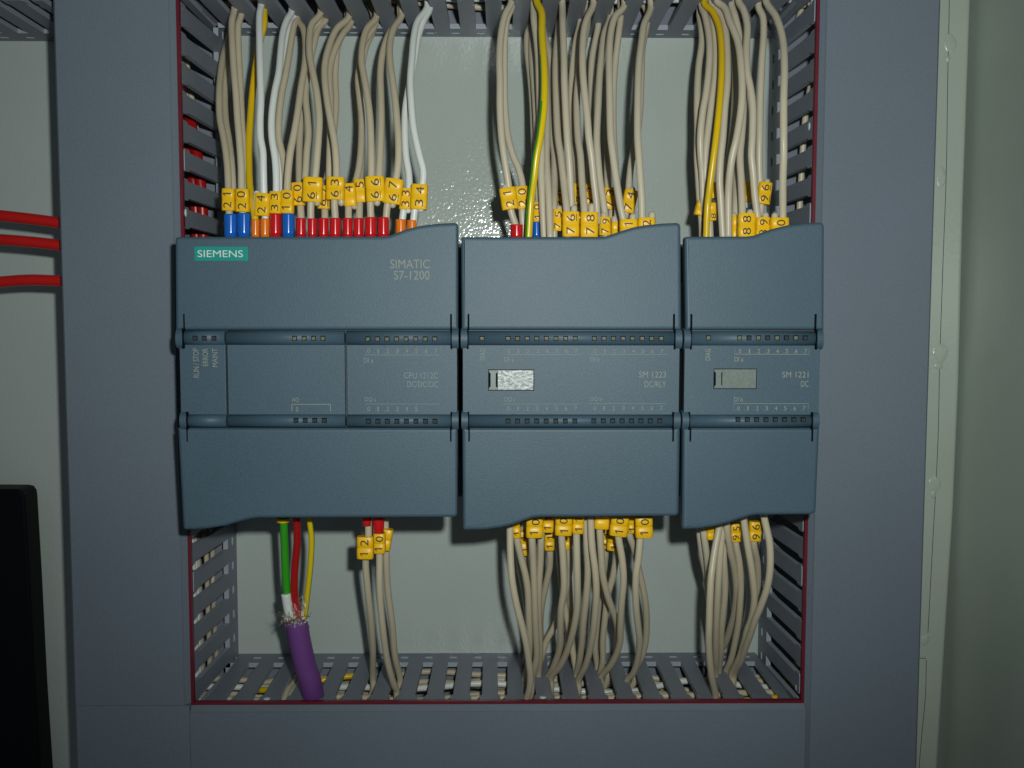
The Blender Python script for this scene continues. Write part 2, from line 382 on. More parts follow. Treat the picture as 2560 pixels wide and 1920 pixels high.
# ------------------------------------------------------------------ modules
HF = 83.0; HM = 82.1
def P2(a, b, h=HF): p = U(a, b, h); return (p.x, p.z)
RIDGE1 = (825, 862); RIDGE2 = (1036, 1069)
def ridge_h(z, zc, hh, base, bulge):
    q = max(0, 1-((z-zc)/hh)**2); return base+bulge*math.sqrt(q)
def module(label, xl, xr, top, bot, seams, leds, texts, extra):
    """xl/xr: px of left/right side as (at top, at bottom)"""
    def xa(e, y): return e[0]+(e[1]-e[0])*(y-600)/(1320-600)
    cx = U((xl[0]+xr[0])/2, 950, 0)
    t = thing('controller_module', (cx.x, -7, P2(0, 950)[1]), label, 'controller module', 'control modules in a row')
    # rear and front housing
    X0, X1 = U(xa(xl, 950)+3, 950, HF).x, U(xa(xr, 950)-3, 950, HF).x
    Z1 = U(1300, 592, HF).z; Z0 = U(1300, 1294, HF).z
    mk_box('rear_housing', (X0, -7, Z0-1.5), (X1, -40, Z1+1.2), body_m, t, 0.8)
    mk_box('terminal_block', (X0+.3, -39.5, Z0+13), (X1-.3, -80.6, Z1-14), body_m, t, 0.5)
    # doors
    for nm, outl, ysl in (('upper_door', top, (785, RIDGE1[0])), ('lower_door', bot, (RIDGE2[1], 1104))):
        bm = bmesh.new(); slab(bm, [P2(a, b) for a, b in outl], 79.4, HF, 1.15, 4)
        fixn(bm); d_ = obj(nm, bm, shell_m, t)
        # side cheeks of the door, behind its edge
        xs_ = sorted(p[0] for p in [P2(a, b) for a, b in outl]); zs_ = [p[1] for p in [P2(a, b) for a, b in outl]]
        # relief slots beside the hinge arms
        for e, sgn in ((xl, 1), (xr, -1)):
            xx = xa(e, sum(ysl)/2)+sgn*17
            a = P2(xx-2.4, ysl[0]); b = P2(xx+2.4, ysl[1]-1 if nm == 'upper_door' else ysl[1]); 
            if nm == 'lower_door': a, b = P2(xx-2.0, ysl[0]+1), P2(xx+2.0, ysl[1])
            bm = bmesh.new(); box(bm, (a[0], -HF+.6, a[1]), (b[0], -HF-.03, b[1])); fixn(bm); obj('relief_slot', bm, dark_m, d_)
        ry = RIDGE1 if nm == 'upper_door' else RIDGE2
        for e, sgn in ((xl, 1), (xr, -1)):
            # hinge arm wrapping over the ridge
            ya, yb = (818, 873) if nm == 'upper_door' else (1027, 1076)
            za, zb_ = P2(0, ya)[1], P2(0, yb)[1]
            zc = (P2(0, ry[0])[1]+P2(0, ry[1])[1])/2-(0.25 if nm == 'upper_door' else -0.15)
            x0 = U(xa(e, (ya+yb)/2)+sgn*(-2.5 if e is xl and nm=='upper_door' else 0.5), 0, HF).x; x0 = P2(xa(e, (ya+yb)/2)-sgn*2.0, 900)[0]; x1 = P2(xa(e, (ya+yb)/2)+sgn*14.5, 900)[0]
            bm = bmesh.new(); rings = []
            prof = []
            for k in range(13):
                z = za+(zb_-za)*k/12; hh = abs(za-zb_)/2
                prof.append((z, 80.6+3.5*max(0, 1-((z-(za+zb_)/2)/hh)**2)**0.42))
            for x in (x0, x1): rings.append([(x, -80, za)]+[(x, -h, z) for z, h in prof]+[(x, -80, zb_)])
            loft(bm, rings); fixn(bm); obj('hinge_arm', bm, rib_m, d_)
            xg = P2(xa(e, (ya+yb)/2)+sgn*15.6, 900)[0]
            bm = bmesh.new(); box(bm, (xg-.22, -82, za-.3), (xg+.22, -83.75, zb_+.3)); fixn(bm); obj('hinge_gap', bm, dark_m, d_)
            
    # face sections: centre panel + two ridges per section
    edges = [xa(xl, 950)] + [s for s in seams] + [xa(xr, 950)]
    for i in range(len(edges)-1):
        a = P2(edges[i]+(2.3 if i else 1.5), 950)[0]; b = P2(edges[i+1]-(2.3 if i < len(edges)-2 else 1.5), 950)[0]
        z1, z0 = P2(0, 861)[1], P2(0, 1037)[1]
        bm = bmesh.new(); slab(bm, [(a, z0), (b, z0), (b, z1), (a, z1)], 79.5, HM+.25, 0.16, 2); fixn(bm); obj('face_panel', bm, shell_m, t)
        for ry in (RIDGE1, RIDGE2):
            za, zb_ = P2(0, ry[0]+.6)[1], P2(0, ry[1]-.3)[1]; zc, hh = (za+zb_)/2, (za-zb_)/2
            prof = [(zc+hh*math.cos(q), 81.4+2.0*math.sin(q)**0.9) for q in [math.pi*k/14 for k in range(15)]]
            bm = bmesh.new(); loft(bm, [[(x, -80, za)]+[(x, -h, z) for z, h in prof]+[(x, -80, zb_)] for x in (a, b)]); fixn(bm)
            o = obj('ridge', bm, rib_m, t)
            for p in o.data.polygons: p.use_smooth = len(p.vertices) == 4
    # indicator windows: one mesh per style, copied
    protos = {}
    for (x, y, st) in leds:
        p = U(x, y, 83.4)
        if st not in protos:
            s_ = 0.76; bm = bmesh.new(); box(bm, (p.x-s_, -82.6, p.z-s_), (p.x+s_, -83.56, p.z+s_), 0)
            q = 0.54 if st != 'r' else 0.6; box(bm, (p.x-q-.03, -83.0, p.z-q-.04), (p.x+q, -83.62, p.z+q-.06), 1)
            fixn(bm); o = obj('indicator_window', bm, [dark_m, {'a': lens_a, 'b': lens_b, 'd': lens_d, 'r': lens_r}[st]], t)
            protos[st] = (o, p)
        else:
            o0, q0 = protos[st]; o = o0.copy(); C.objects.link(o); o.parent = t; o.location = (p-q0)*MM
    for (s, a, b, c, d, rot, m_) in texts:       # pixel box a..b wide, c..d high
        bm = bmesh.new()
        hh = HF if (c < 800) else HM+.25
        x0, z0 = P2(a, d, hh); x1, z1 = P2(b, c, hh)
        if s == '-': box(bm, (x0, -hh-.02, z0), (x1, -hh-.06, z1)); obj('marking_line', bm, m_, t); continue
        if s[0] == '#':                       # row of digits at given centres
            for ch, xx in extra[s]:
                xq = P2(xx, (c+d)/2, hh)[0]; text_on(bm, ch, xq-(.42 if ch != '1' else .18), xq+(.42 if ch != '1' else .18), z0, z1, lambda x, z: hh+.10, thin=0.0)
                box(bm, (xq-1.05, -hh-.03, z0-.0), (xq-.88, -hh-.06, z0+.17))
            obj('port_numbers', bm, m_, t); continue
        text_on(bm, s, x0, x1, z0, z1, lambda x, z: hh+.10, rot=rot, thin=0.0); obj('lettering', bm, m_, t)
    return t

def ledrow(xs, y, st): return [(x, y, st if len(st) == 1 else st[i % len(st)]) for i, x in enumerate(xs)]
lin = lambda a, b, n: [a+(b-a)*i/(n-1) for i in range(n)]
CPU_top = [(438,825),(436.5,602),(438,594),(446,591.5),(955,590.5),(972,588.5),(990,582),(1015,572.5),(1042,565.5),(1070,561),(1100,558),(1136,556.5),(1142,558.5),(1145,564),(1145,825)]
CPU_bot = [(443,1070),(456.5,1318),(459,1324),(466,1325.5),(514,1323),(561,1316),(596,1306),(622,1299),(645,1296),(700,1295.5),(1134,1294),(1141,1291),(1143.5,1284),(1144,1070)]
A_top = [(1154,825),(1152.5,598),(1154,593),(1159,592),(1498,591.5),(1516,590),(1533,584),(1553,577),(1585,567.5),(1616,562),(1657,558),(1692,556.5),(1699,558.5),(1702.5,565),(1704,825)]
A_bot = [(1155.5,1070),(1157,1318),(1159,1325),(1164,1326.5),(1215,1325),(1250,1320.5),(1283,1313),(1313,1302.5),(1332,1296),(1352,1294),(1688,1291),(1695,1288.5),(1698,1282),(1701,1070)]
B_top = [(1715,825),(1712,598),(1714,592.5),(1719,591),(1868,590.5),(1887,588.5),(1905,581.5),(1931,572),(1972,562),(2014,557),(2052,555.5),(2059,558),(2062,566),(2061,825)]
B_bot = [(1708,1070),(1706,1316),(1708,1323),(1713,1324.5),(1750,1322.5),(1787,1317),(1823,1308),(1859,1296.5),(1875,1291.5),(1890,1288.5),(2028,1287),(2036,1284.5),(2041,1278),(2050,1070)]
n8 = '01234567'
cpu_leds = ledrow([487.6,510.6,535], 845.5, 'r')+ledrow([736.5,760.5,784,807.4], 845.5, 'a')+ledrow(lin(919.7,1087,8), 847, 'ab')+ledrow([740,763,787,811], 1051, 'd')+ledrow(lin(921,1087.5,8), 1053, 'd')
PM, PD = print_m, print_dim
cpu_tx = [('SIMATIC',976,1074,649,671,0,PM),('S7-1200',985,1074,677,699,0,PM),('CPU 1212C',1010,1095,931,946,0,PD),('DC/DC/DC',1018,1095,953,968,0,PD),
 ('RUN / STOP',484,497,871,944,1,PM),('ERROR',507,520,871,915,1,PM),('MAINT',531,544,871,917,1,PM),('AQ',730,747,994,1006,0,PM),('0',740,746,1017,1029,0,PM),
 ('-',729,827,1010,1011.6,0,PM),('-',729,730.6,1012,1028,0,PM),('-',825.5,827,1012,1028,0,PM),('#a',0,0,871,882,0,PD),('DI a',910,933,895,907,0,PD),('DQ a',912,940,993,1005,0,PD),('#b',0,0,1016,1028,0,PD),('-',913,1098,1009.6,1010.6,0,PD),('-',911,1098,886.8,887.8,0,PD)]
X1 = lin(921.5,1089,8)
m1 = module('wide leftmost grey blue controller module with teal name badge', (437.5,457), (1145,1143.5), CPU_top, CPU_bot, [565.5, 864], cpu_leds, cpu_tx, {'#a': list(zip(n8, X1)), '#b': list(zip('012345', X1))})
# badge
a = P2(487, 652); b = P2(620, 617)
bm = bmesh.new(); box(bm, (a[0], -HF+.5, a[1]), (b[0], -HF-.28, b[1])); bmesh.ops.bevel(bm, geom=bm.edges[:], offset=0.12, segments=2, affect='EDGES'); fixn(bm)
bd = obj('name_badge', bm, teal_m, m1)
bm = bmesh.new(); a = P2(495, 643); b = P2(608, 626); text_on(bm, 'SIEMENS', a[0], b[0], a[1], b[1], lambda x, z: HF+.40, thin=0.0); obj('lettering', bm, white_m, bd)
A1, A2 = lin(1272,1440,8), lin(1488,1655,8)
a_leds = [(1205,846,'b')]+ledrow(lin(1270,1438,8), 846, 'ba')+ledrow(lin(1486,1653,8), 846, 'ab')+ledrow(lin(1270,1437,8), 1052.5, 'd')+ledrow(lin(1484.5,1649.5,8), 1052, 'd')
a_tx = [('DIAG',1200,1213,872,901,1,PD),('#a',0,0,871,881,0,PD),('DI a',1260,1285,893,904,0,PD),('#b',0,0,871,881,0,PD),('DI b',1476,1499,893,904,0,PD),('SM 1223',1597,1665,929,944,0,PM),('DC/RLY',1611,1665,953,968,0,PM),
 ('DQ a',1261,1288,993,1005,0,PD),('DQ b',1476,1504,992,1004,0,PD),('#c',0,0,1015,1026,0,PD),('#d',0,0,1014,1025,0,PD),('-',1259,1452,885.6,886.6,0,PD),('-',1474,1668,885.6,886.6,0,PD),('-',1259,1450,1009.5,1010.5,0,PD),('-',1474,1666,1008.5,1009.5,0,PD)]
m2 = module('middle grey blue module with scuffed silver label flap', (1153,1157), (1703.5,1698), A_top, A_bot, [], a_leds, a_tx, {'#a': list(zip(n8, A1)), '#b': list(zip(n8, A2)), '#c': list(zip(n8, [x-1 for x in A1])), '#d': list(zip(n8, [x-1.5 for x in A2]))})
B1 = lin(1850,2014,8)
b_leds = [(1771,844.5,'a')]+ledrow(lin(1849,2013,8), 844.5, 'ad')+ledrow(lin(1845,2008,8), 1049, 'd')
b_tx = [('DIAG',1763,1776,872,901,1,PM),('#a',0,0,870,881,0,PM),('DI a',1836,1858,892,904,0,PM),('SM 1221',1955,2021,929,944,0,PM),('DC',2002,2021,952,967,0,PM),('DI b',1835,1857,993,1004,0,PM),('#b',0,0,1014,1025,0,PM),
 ('-',1836,2023,885,886,0,PM),('-',1836,1837,870,885,0,PM),('-',2022,2023,870,885,0,PM),('-',1834,2021,1008.5,1009.5,0,PM),('-',1834,1835,1010,1026,0,PM),('-',2020,2021,1010,1026,0,PM)]
m3 = module('narrow rightmost grey blue module with plain label flap', (1713,1707), (2061.5,2041), B_top, B_bot, [], b_leds, b_tx, {'#a': list(zip(n8, B1)), '#b': list(zip(n8, [x-4 for x in B1]))})
def flap(t, x0, x1, y0, y1, m_, clipx):
    h = HM+.25
    a = P2(x0-1.5, y1+1.5, h); b = P2(x1+1.5, y0-1.5, h); bm = bmesh.new(); box(bm, (a[0], -h+.4, a[1]), (b[0], -h-.04, b[1])); fixn(bm); fr_ = obj('flap_recess', bm, dark_m, t)
    a = P2(clipx, y1, h); b = P2(x1, y0, h); bm = bmesh.new(); slab(bm, [(a[0], a[1]), (b[0], a[1]), (b[0], b[1]), (a[0], b[1])], h-.3, h+.16, .12, 1); fixn(bm); obj('label_flap', bm, m_, t)
    o = [(x0,y0),(x0+23,y0),(x0+23,y0+5),(x0+18,y0+9),(x0+18,y1-9),(x0+23,y1-5),(x0+23,y1),(x0,y1),(x0,y1-5),(x0+4,y1-9),(x0+4,y0+9),(x0,y0+5)]
    bm = bmesh.new(); slab(bm, [P2(p, q, h) for p, q in o], h-.3, h+.34, .12, 1); fixn(bm); obj('flap_catch', bm, flap_m, t)
flap(m2, 1222, 1334, 925, 975, alu_m, 1244)
flap(m3, 1785, 1891, 923, 971, flap_m, 1805)

# ------------------------------------------------------------------ wires
def marker(wt, cx, cy, w, Lm, h, tilt, text, stub=None, ins=BEI, depth=3.6, flipstub=False):
    """clip-on yellow tube: w x Lm pixels around the wire, h = height of the wire's axis"""
    c = U(cx, cy, h); k = sc(h+1.8); hw, hl = w/2/k, Lm/2/k; th = math.radians(tilt); ex = 3.6; hd = depth/2
    def W(u, v, d):   # local across, along, depth
        return Vector((c.x+u*math.cos(th)+v*math.sin(th), c.y-d, c.z-u*math.sin(th)+v*math.cos(th)))
    bm = bmesh.new(); n = 28
    if hl*k > 0:
        prof = [(-1, .93), (-.965, .99), (-.5, 1.0), (-.03, .995), (-.012, .955), (.012, .955), (.03, .995), (.5, 1.0), (.965, .99), (1, .93)]
    rings = []
    for v, s in prof:
        r = []
        for i in range(n):
            a = 2*math.pi*i/n; ca, sa = math.cos(a), math.sin(a)
            r.append(W(s*hw*math.copysign(abs(ca)**(2/ex), ca), v*hl, s*hd*math.copysign(abs(sa)**(2/ex), sa)))
        rings.append(r)
    loft(bm, rings); fixn(bm); mo = obj('marker', bm, MK, wt)
    for p in mo.data.polygons: p.use_smooth = len(p.vertices) == 4
    if text:
        bm = bmesh.new()
        def surf(u): q = min(.999, abs(u)/hw); return hd*(1-q**ex)**(1/ex)+.10
        gh = min(2.75, hw*1.25); gw = hl*0.56        # glyph cap height across the marker, glyph width along it
        for j, ch in enumerate(text[:2]):
            if ch == ' ': continue
            und = ch in '69'
            V, T, asp = glyphs(ch, 0.0); g = gw*(0.42 if ch == '1' else 1.0)
            vc = (-0.5 if j == 0 else 0.5)*hl; u0 = random.uniform(-.12, .12)*hw
            vs = [bm.verts.new(W(u0+gh/2-gh*b, vc-g/2+g*a, surf(u0+gh/2-gh*b))) for a, b in V]
            if ch != '1':
                for t_ in T: bm.faces.new([vs[i] for i in t_])
            else:
                for poly in ([(gh/2, -.21), (gh/2, .21), (-gh/2, .21), (-gh/2, -.21)], [(-gh/2, -.21), (-gh/2+.35, -.21), (-gh/2+.95, -.75), (-gh/2+.62, -.85)]):
                    (a0, b0), (a1, b1), (a2, b2), (a3, b3) = poly; NS = 8; prev = None
                    for k in range(NS+1):
                        q_ = k/NS; e1 = (a1+(a2-a1)*q_, b1+(b2-b1)*q_); e0 = (a0+(a3-a0)*q_, b0+(b3-b0)*q_)
                        cur = [bm.verts.new(W(u0+p[0], vc+p[1]+.1, surf(u0+p[0])+.02)) for p in (e0, e1)]
                        if prev: bm.faces.new((prev[0], prev[1], cur[1], cur[0]))
                        prev = cur
            if und:
                uu = u0+gh/2+.32
                q = [bm.verts.new(W(*p, surf(p[0]))) for p in ((uu, vc-g/2), (uu+.22, vc-g/2), (uu+.22, vc+g/2), (uu, vc+g/2))]; bm.faces.new(q)
        if bm.verts: obj('marker_number', bm, INK, mo)
        else: bm.free()
    if stub:
        sx_, sy_ = stub; q = U(sx_, sy_, h); e = W(0, 0, 0); u = (q-c)
        a = Vector((math.sin(th), 0, math.cos(th))); off = u-a*u.dot(a)
        far = c+off-a*u.dot(a)*0.35
        bm = bmesh.new(); tube(bm, [q-a*math.copysign(0.6, u.dot(a)), c+off, far], 1.12, 12, 3, round_end=True); fixn(bm); obj('spare_stub', bm, ins, mo, True)
def ferrule(wt, x0, x1, y0, y1, h, m_, flare=True):
    a, b = U((x0+x1)/2, y0, h), U((x0+x1)/2, y1, h); r = (x1-x0)/2/sc(h+1)
    bm = bmesh.new(); rings = []
    for s, q in ((0, .86), (0.0, 1.0), (.06, 1.0), (.7, .97), (1, .95)):
        p = a.lerp(b, s); rings.append([(p.x+r*q*math.cos(2*math.pi*i/24), p.y+r*q*math.sin(2*math.pi*i/24), p.z) for i in range(24)])
    loft(bm, rings); fixn(bm); o = obj('ferrule', bm, m_, wt)
    for p in o.data.polygons: p.use_smooth = len(p.vertices) == 4
NW = {'n': 0}
def wire(top, ins, pts, he, label, group, mk=None, fe=None, d=2.42, dh=0.0, h0=None, name='wire', nodive=False):
    """pts in photo pixels; top wires start in the upper duct, bottom wires end in the lower duct"""
    zz = ZT if top else ZB
    q = pts if top else pts[::-1]         # q[0] is the duct end
    hs = h0 if h0 is not None else max(5, min(47, hz(q[0][0], q[0][1], zz)))
    if hs > 47 or hs < 0: hs = 45
    y0, y1 = q[0][1], q[-1][1]; W_ = []
    def hh(y):
        t = min(1, max(0, (y-y0)/(y1-y0)/0.86)); return hs+(he-hs)*(t**0.8)+dh*math.sin(math.pi*t)
    W_ = [U(a, b, hh(b)) for a, b in q]
    sg = 1 if top else -1
    if not nodive:
        f = W_[0]; W_[0] = Vector((f.x, f.y, f.z))
        W_ = [Vector((f.x+random.uniform(-5, 5), f.y+6, f.z+sg*15)), Vector((f.x, f.y+1.0, f.z+sg*4.5))]+W_
    base = W_[-1]
    t = thing(name, base, label, 'wire', group)
    bm = bmesh.new(); P, R = tube(bm, W_, d/2, 14, 7); fixn(bm)
    if ins is GY:
        org = ORG[t.name]; pass
    o = obj('insulation', bm, ins, t, True)
    if ins is GY:
        at = o.data.attributes.new('stripe', 'FLOAT', 'POINT'); nr = len(P)
        for i in range(nr):
            for k in range(14):
                # stripe twists slowly round the wire: green appears on the left side from a third of the way down
                ang = 2*math.pi*k/14; q = i/nr; cen = math.radians(275-85*min(1, max(0, (q-.12)/.5)))
                at.data[i*14+k].value = 1.0 if math.cos(ang-cen) > 0.3+0.9*max(0, .42-q) else 0.0
    if mk:
        for M_ in (mk if isinstance(mk, list) else [mk]):
            marker(t, M_[0], M_[1], M_[2], M_[3], max(hh(M_[1]-M_[3]/2), hh(M_[1]), hh(M_[1]+M_[3]/2))+.4, M_[4], M_[5], M_[6] if len(M_) > 6 else None, ins=ins if ins in (BEI, BEP, WHI) else BEI)
    if fe: ferrule(t, fe[0], fe[1], fe[2], fe[3], he, fe[4])
    return t
TWS = [0.0, 1.0]
G1, G2, G3 = 'wires into the top of the wide left module', 'wires into the top of the middle module', 'wires into the top of the right module'
G4, G5, G6 = 'wires out of the bottom of the left module', 'wires out of the bottom of the middle module', 'wires out of the bottom of the right module'
YB = 604
T_ = True
# --- above the wide left module
wire(T_, BEI, [(573,88),(559,136),(552,181),(548,235),(550,298),(560,350),(568,410),(571,470),(573,530),(576,YB)], 62, 'leftmost beige wire of all, marker 21 and blue ferrule', G1, (572,500,32,54,1,'21'), (561,593,536,600,FB), dh=4)
wire(T_, BEI, [(580,84),(571,136),(566,181),(562,235),(564,298),(572,350),(579,410),(582,470),(582,500)], 54, 'beige wire hugging the leftmost one from behind', G1, dh=-3)
wire(T_, BEI, [(586,24),(580,54),(581,108),(584,163),(590,235),(594,298),(598,344),(603,417),(604,473),(607,530),(610,YB)], 62, 'beige wire with marker 20 above the second blue ferrule from the left', G1, (607,502,34,56,1,'20'), (594,626,534,600,FB), dh=6)
wire(T_, BEI, [(603,36),(596,63),(596,127),(601,217),(604,298),(609,380),(613,440),(614,500)], 54, 'beige wire just behind the one marked 20', G1, dh=-2)
wire(T_, YEL, [(660,24),(660,60),(652,94),(640,163),(631,235),(626,298),(623,344),(622,398),(625,471),(633,516),(638,549),(640,YB)], 62, 'plain yellow wire into the first orange ferrule at left', G1, None, (628,649,549,600,FO), dh=-6)
wire(T_, WHI, [(653,13),(649,36),(649,108),(650.5,181),(652,253),(650,298),(651,344),(657,380),(658,417),(660,485),(663,530),(663,YB)], 62, 'white wire with marker 24 next to the yellow wire', G1, (656,512,38,56,3,'24',(642,480)), (651,674,547,600,FO), dh=8)
wire(T_, WHI, [(729,29),(717,51),(707.5,81),(702,127),(697,181),(686,235),(679,298),(680,344),(688,398),(691,450),(690,520),(689,YB)], 62, 'white wire with marker 33 above a red ferrule, bowed to the left', G1, (689.5,507,30,54,2,'33'), (675,703,534,600,FR), dh=8)
wire(T_, WHI, [(738,42),(719,81),(711,140),(703,200),(688,298),(690,360),(697,420),(700,500)], 54, 'second white wire directly behind the one marked 33', G1, dh=0)
wire(T_, BEI, [(742,43),(735,63),(727,108),(715,181),(704,235),(697,298),(697,344),(706,389),(713,434),(713,500)], 54, 'beige wire curving right of the two white wires', G1, dh=2)
wire(T_, BEI, [(744,47),(758,72),(764,108),(762,163),(753,217),(743,290),(735,335),(726,380),(720,435),(718,476),(719,530),(721,YB)], 62, 'beige wire with marker 10 above the third blue ferrule', G1, (719,505.5,32,57,1,'10'), (706,736,534,600,FB), dh=9)
wire(T_, BEI, [(801,33),(780,60),(774,90),(774,136),(782,181),(792,235),(798,298),(796,344),(792,398),(788,440),(778,500),(777,545),(781,YB)], 64, 'beige wire with marker 61 arching over its neighbours', G1, (782,475,49,61,3,'61',(793,512)), (769,793,547,600,FR), dh=9)
wire(T_, BEI, [(814,49),(796,72),(785,110),(771,170),(764,235),(769,298),(771,335),(767,380),(763,440),(757,480)], 54, 'beige wire running down left of marker 61', G1, dh=0)
wire(T_, BEI, [(800,45),(775,110),(760,200),(752,290),(748,380),(748,460),(751,510),(753,550),(753,YB)], 61, 'beige wire with half hidden marker 60 over the first red ferrule', G1, (746,486,32,56,-2,'60'), (740,765,546,600,FR), dh=-8)
wire(T_, BEI, [(872,42),(842,72),(822,118),(812,163),(812,199),(818,253),(828,310),(838,370),(841,444),(836,500),(838,547),(839,YB)], 64, 'beige wire with marker 63 bowed left then right', G1, (839,472,46,56,2,'63',(853,512)), (824,852,546,600,FR), dh=9)
wire(T_, BEI, [(878,54),(854,90),(833,136),(824,181),(826,244),(826,320),(824,400),(823,470)], 54, 'beige wire behind the one marked 63', G1, dh=1)
wire(T_, BEI, [(868,60),(846,110),(838,181),(840,260),(832,350),(822,420),(812,480),(812,545),(809,YB)], 60, 'beige wire with narrow hidden marker 62', G1, (810,494,30,57,2,'62'), (796,822,546,600,FR), dh=-8)
wire(T_, BEI, [(941,42),(917.5,72),(907,108),(904,154),(908,181),(916,226),(925,298),(928,390),(928,440),(926,500),(927,545),(927,YB)], 64, 'beige wire with left member of marker 66 pair', G1, (938.5,473,48,62,-3,'66',(943,512)), (912,941,544,600,FR), dh=9)
wire(T_, BEI, [(938,60),(908,110),(898,170),(895,199),(899,244),(904,298),(901,390),(893,440),(880,480),(872,510),(871,550),(870,YB)], 61, 'beige wire with hidden marker 64 leaning left', G1, (875,488,32,56,-4,' 4',(886,520)), (857,882,546,600,FR), dh=-2)
wire(T_, BEI, [(934,70),(914,120),(902,190),(900,260),(903,330),(903,400),(900,450),(899,510),(898,550),(897,YB)], 61, 'beige wire with half covered marker 65', G1, (901,478,33,56,-1,' 5'), (884,910,546,600,FR), dh=-6)
wire(T_, BEI, [(1000,44),(972,86),(957,130),(951,181),(952,235),(953,298),(950,390),(948,444),(950,500)], 63, 'beige wire entering marker 66 on its right side', G1, dh=2)
wire(T_, BEI, [(1004,38),(984,72),(975,108),(975,154),(981,199),(988,253),(992,298),(996,350),(996,400),(990,446),(970,505),(965,545),(958,YB)], 64, 'beige wire with tilted marker 67 above the last red ferrule', G1, (983,479,46,62,8,'67',(981,517)), (944,973,544,600,FR), dh=9)
wire(T_, WHI, [(1075,20),(1058,54),(1046,90),(1037,145),(1024,210),(1014,270),(1012,320),(1015,390),(1022,435),(1022,475),(1011,515),(1006,550),(1002,YB)], 62, 'left white wire of the right pair with hidden marker 33', G1, (1015,498,32,52,3,'33',(1020,530)), (989,1015,549,600,FO), dh=3)
wire(T_, WHI, [(1068,18),(1044,54),(1035,90),(1030,145),(1026,199),(1028,253),(1034,320),(1049,390),(1058,426),(1056,462),(1039,515),(1034,550),(1030,YB)], 64, 'right white wire with marker 34 beside bare plate', G1, (1048,493,42,62,3,'34',(1052,527)), (1018,1042,551,600,FO), dh=8)
# --- above the middle module
wire(T_, BEP, [(1278,6),(1263,37),(1253,83),(1249,145),(1250,208),(1250,270),(1254,343),(1260,390),(1266.5,432),(1272,469),(1277,525),(1289,565),(1294,YB)], 62, 'pale wire with tilted marker 21, leftmost above the middle module', G2, (1272,497,42,54,-9,'21',(1262,464)), (1276,1307,562,600,FR), dh=8)
wire(T_, BEP, [(1280,14),(1267,50),(1262,100),(1261,200),(1262,260),(1270,343),(1283,390),(1296,421),(1306,463),(1305,525),(1308,565),(1310,YB)], 58, 'pale wire with marker 20 crossing right behind the leftmost pale wire', G2, (1304,495,34,56,-5,'20'), (1306,1330,562,600,FR), dh=0)
wire(T_, GY, [(1342,2),(1354,31),(1355,83),(1359,145),(1361,208),(1359,270),(1350,343),(1341,390),(1335,442),(1327,504),(1320.6,YB)], 68, 'green and yellow striped wire in front of the pale bundle', G2, dh=12, d=2.5)
wire(T_, BEP, [(1334,17),(1335,52),(1341,94),(1346,145),(1348,208),(1351,300),(1354,390),(1353,432),(1355,484),(1361,YB)], 62, 'pale wire just right of the striped wire', G2, dh=4)
wire(T_, BEP, [(1326,60),(1318,87),(1319,135),(1325.5,187),(1331,250),(1335,343),(1338,420),(1343,500),(1342,YB)], 56, 'pale wire with narrow marker 10 over the only blue ferrule of its group', G2, (1342,531,20,48,0,'10'), (1331,1352,554,600,FB), dh=0)
wire(T_, BEP, [(1331,62),(1328,94),(1331,160),(1337,230),(1341,300),(1344,380),(1345,470),(1348,520)], 55, 'pale wire left of the striped wire, middle of three', G2, dh=6)
wire(T_, BEP, [(1346,60),(1356,110),(1364,170),(1367,260),(1367,343),(1366,390),(1371,480),(1376,YB)], 66, 'pale wire emerging right from under the striped wire', G2, dh=2)
wire(T_, BEP, [(1358,70),(1371,125),(1378,180),(1380,250),(1381,343),(1386,390),(1386,450),(1385,530),(1385,YB)], 62, 'pale wire with half hidden marker 75 left of marker 76', G2, (1394,551,24,54,0,'75',(1398,517)), dh=-4)
wire(T_, BEP, [(1397,52),(1392,110),(1389,160),(1390,230),(1395,343),(1402,390),(1409,452),(1417,529),(1420,YB)], 69, 'pale wire into the left one of the two widest front markers, reading 76', G2, (1427,561,43,62,0,'76',(1435,516)), dh=2)
wire(T_, BEP, [(1406,13),(1407,62),(1410,145),(1411,208),(1418,343),(1422,390),(1426,452),(1430,530)], 64, 'pale wire straight above the stub of marker 76', G2, dh=8)
wire(T_, BEP, [(1452,50),(1440,104),(1430,187),(1428,260),(1434,343),(1441,420),(1446,500),(1447,540)], 48, 'pale wire behind with dark shaded marker 71', G2, (1449,486,34,52,0,'71'), dh=-4)
wire(T_, BEP, [(1470,48),(1458,120),(1447,187),(1442,250),(1445,343),(1451,390),(1455,452),(1461,531),(1462,YB)], 69, 'pale wire with front marker 78, right beside the one reading 76', G2, (1473,562,45,62,0,'78',(1479,512)), dh=0)
wire(T_, BEP, [(1483.5,10),(1467,48),(1459,83),(1456.5,166),(1461,229),(1468,291),(1472,343),(1478.6,390),(1485,452),(1491,506),(1494,560)], 64, 'pale wire arching over the wire of marker 78', G2, dh=10)
wire(T_, BEP, [(1526,40),(1511,83),(1504,135),(1499,187),(1496,250),(1492,343),(1494,390),(1500,452),(1508,504),(1513,544),(1514,YB)], 62, 'pale wire with marker 79 behind the front markers', G2, (1512,566,30,46,0,'79',(1510,532)), dh=6)
wire(T_, BEP, [(1545,60),(1540,100),(1530,150),(1521,230),(1517,343),(1518,390),(1520,469),(1529,523),(1527,560)], 44, 'pale wire with rear marker 73', G2, (1524,497,34,54,3,'73'), dh=0)
wire(T_, BEP, [(1560,15),(1538,42),(1527,83),(1523,145),(1524,229),(1527,343),(1532.6,390),(1541,452),(1551,515),(1558,550),(1560,YB)], 70, 'pale wire with front marker 81 cut off by the module', G2, (1571,574,45,50,0,' 1',(1582,537)), dh=6)
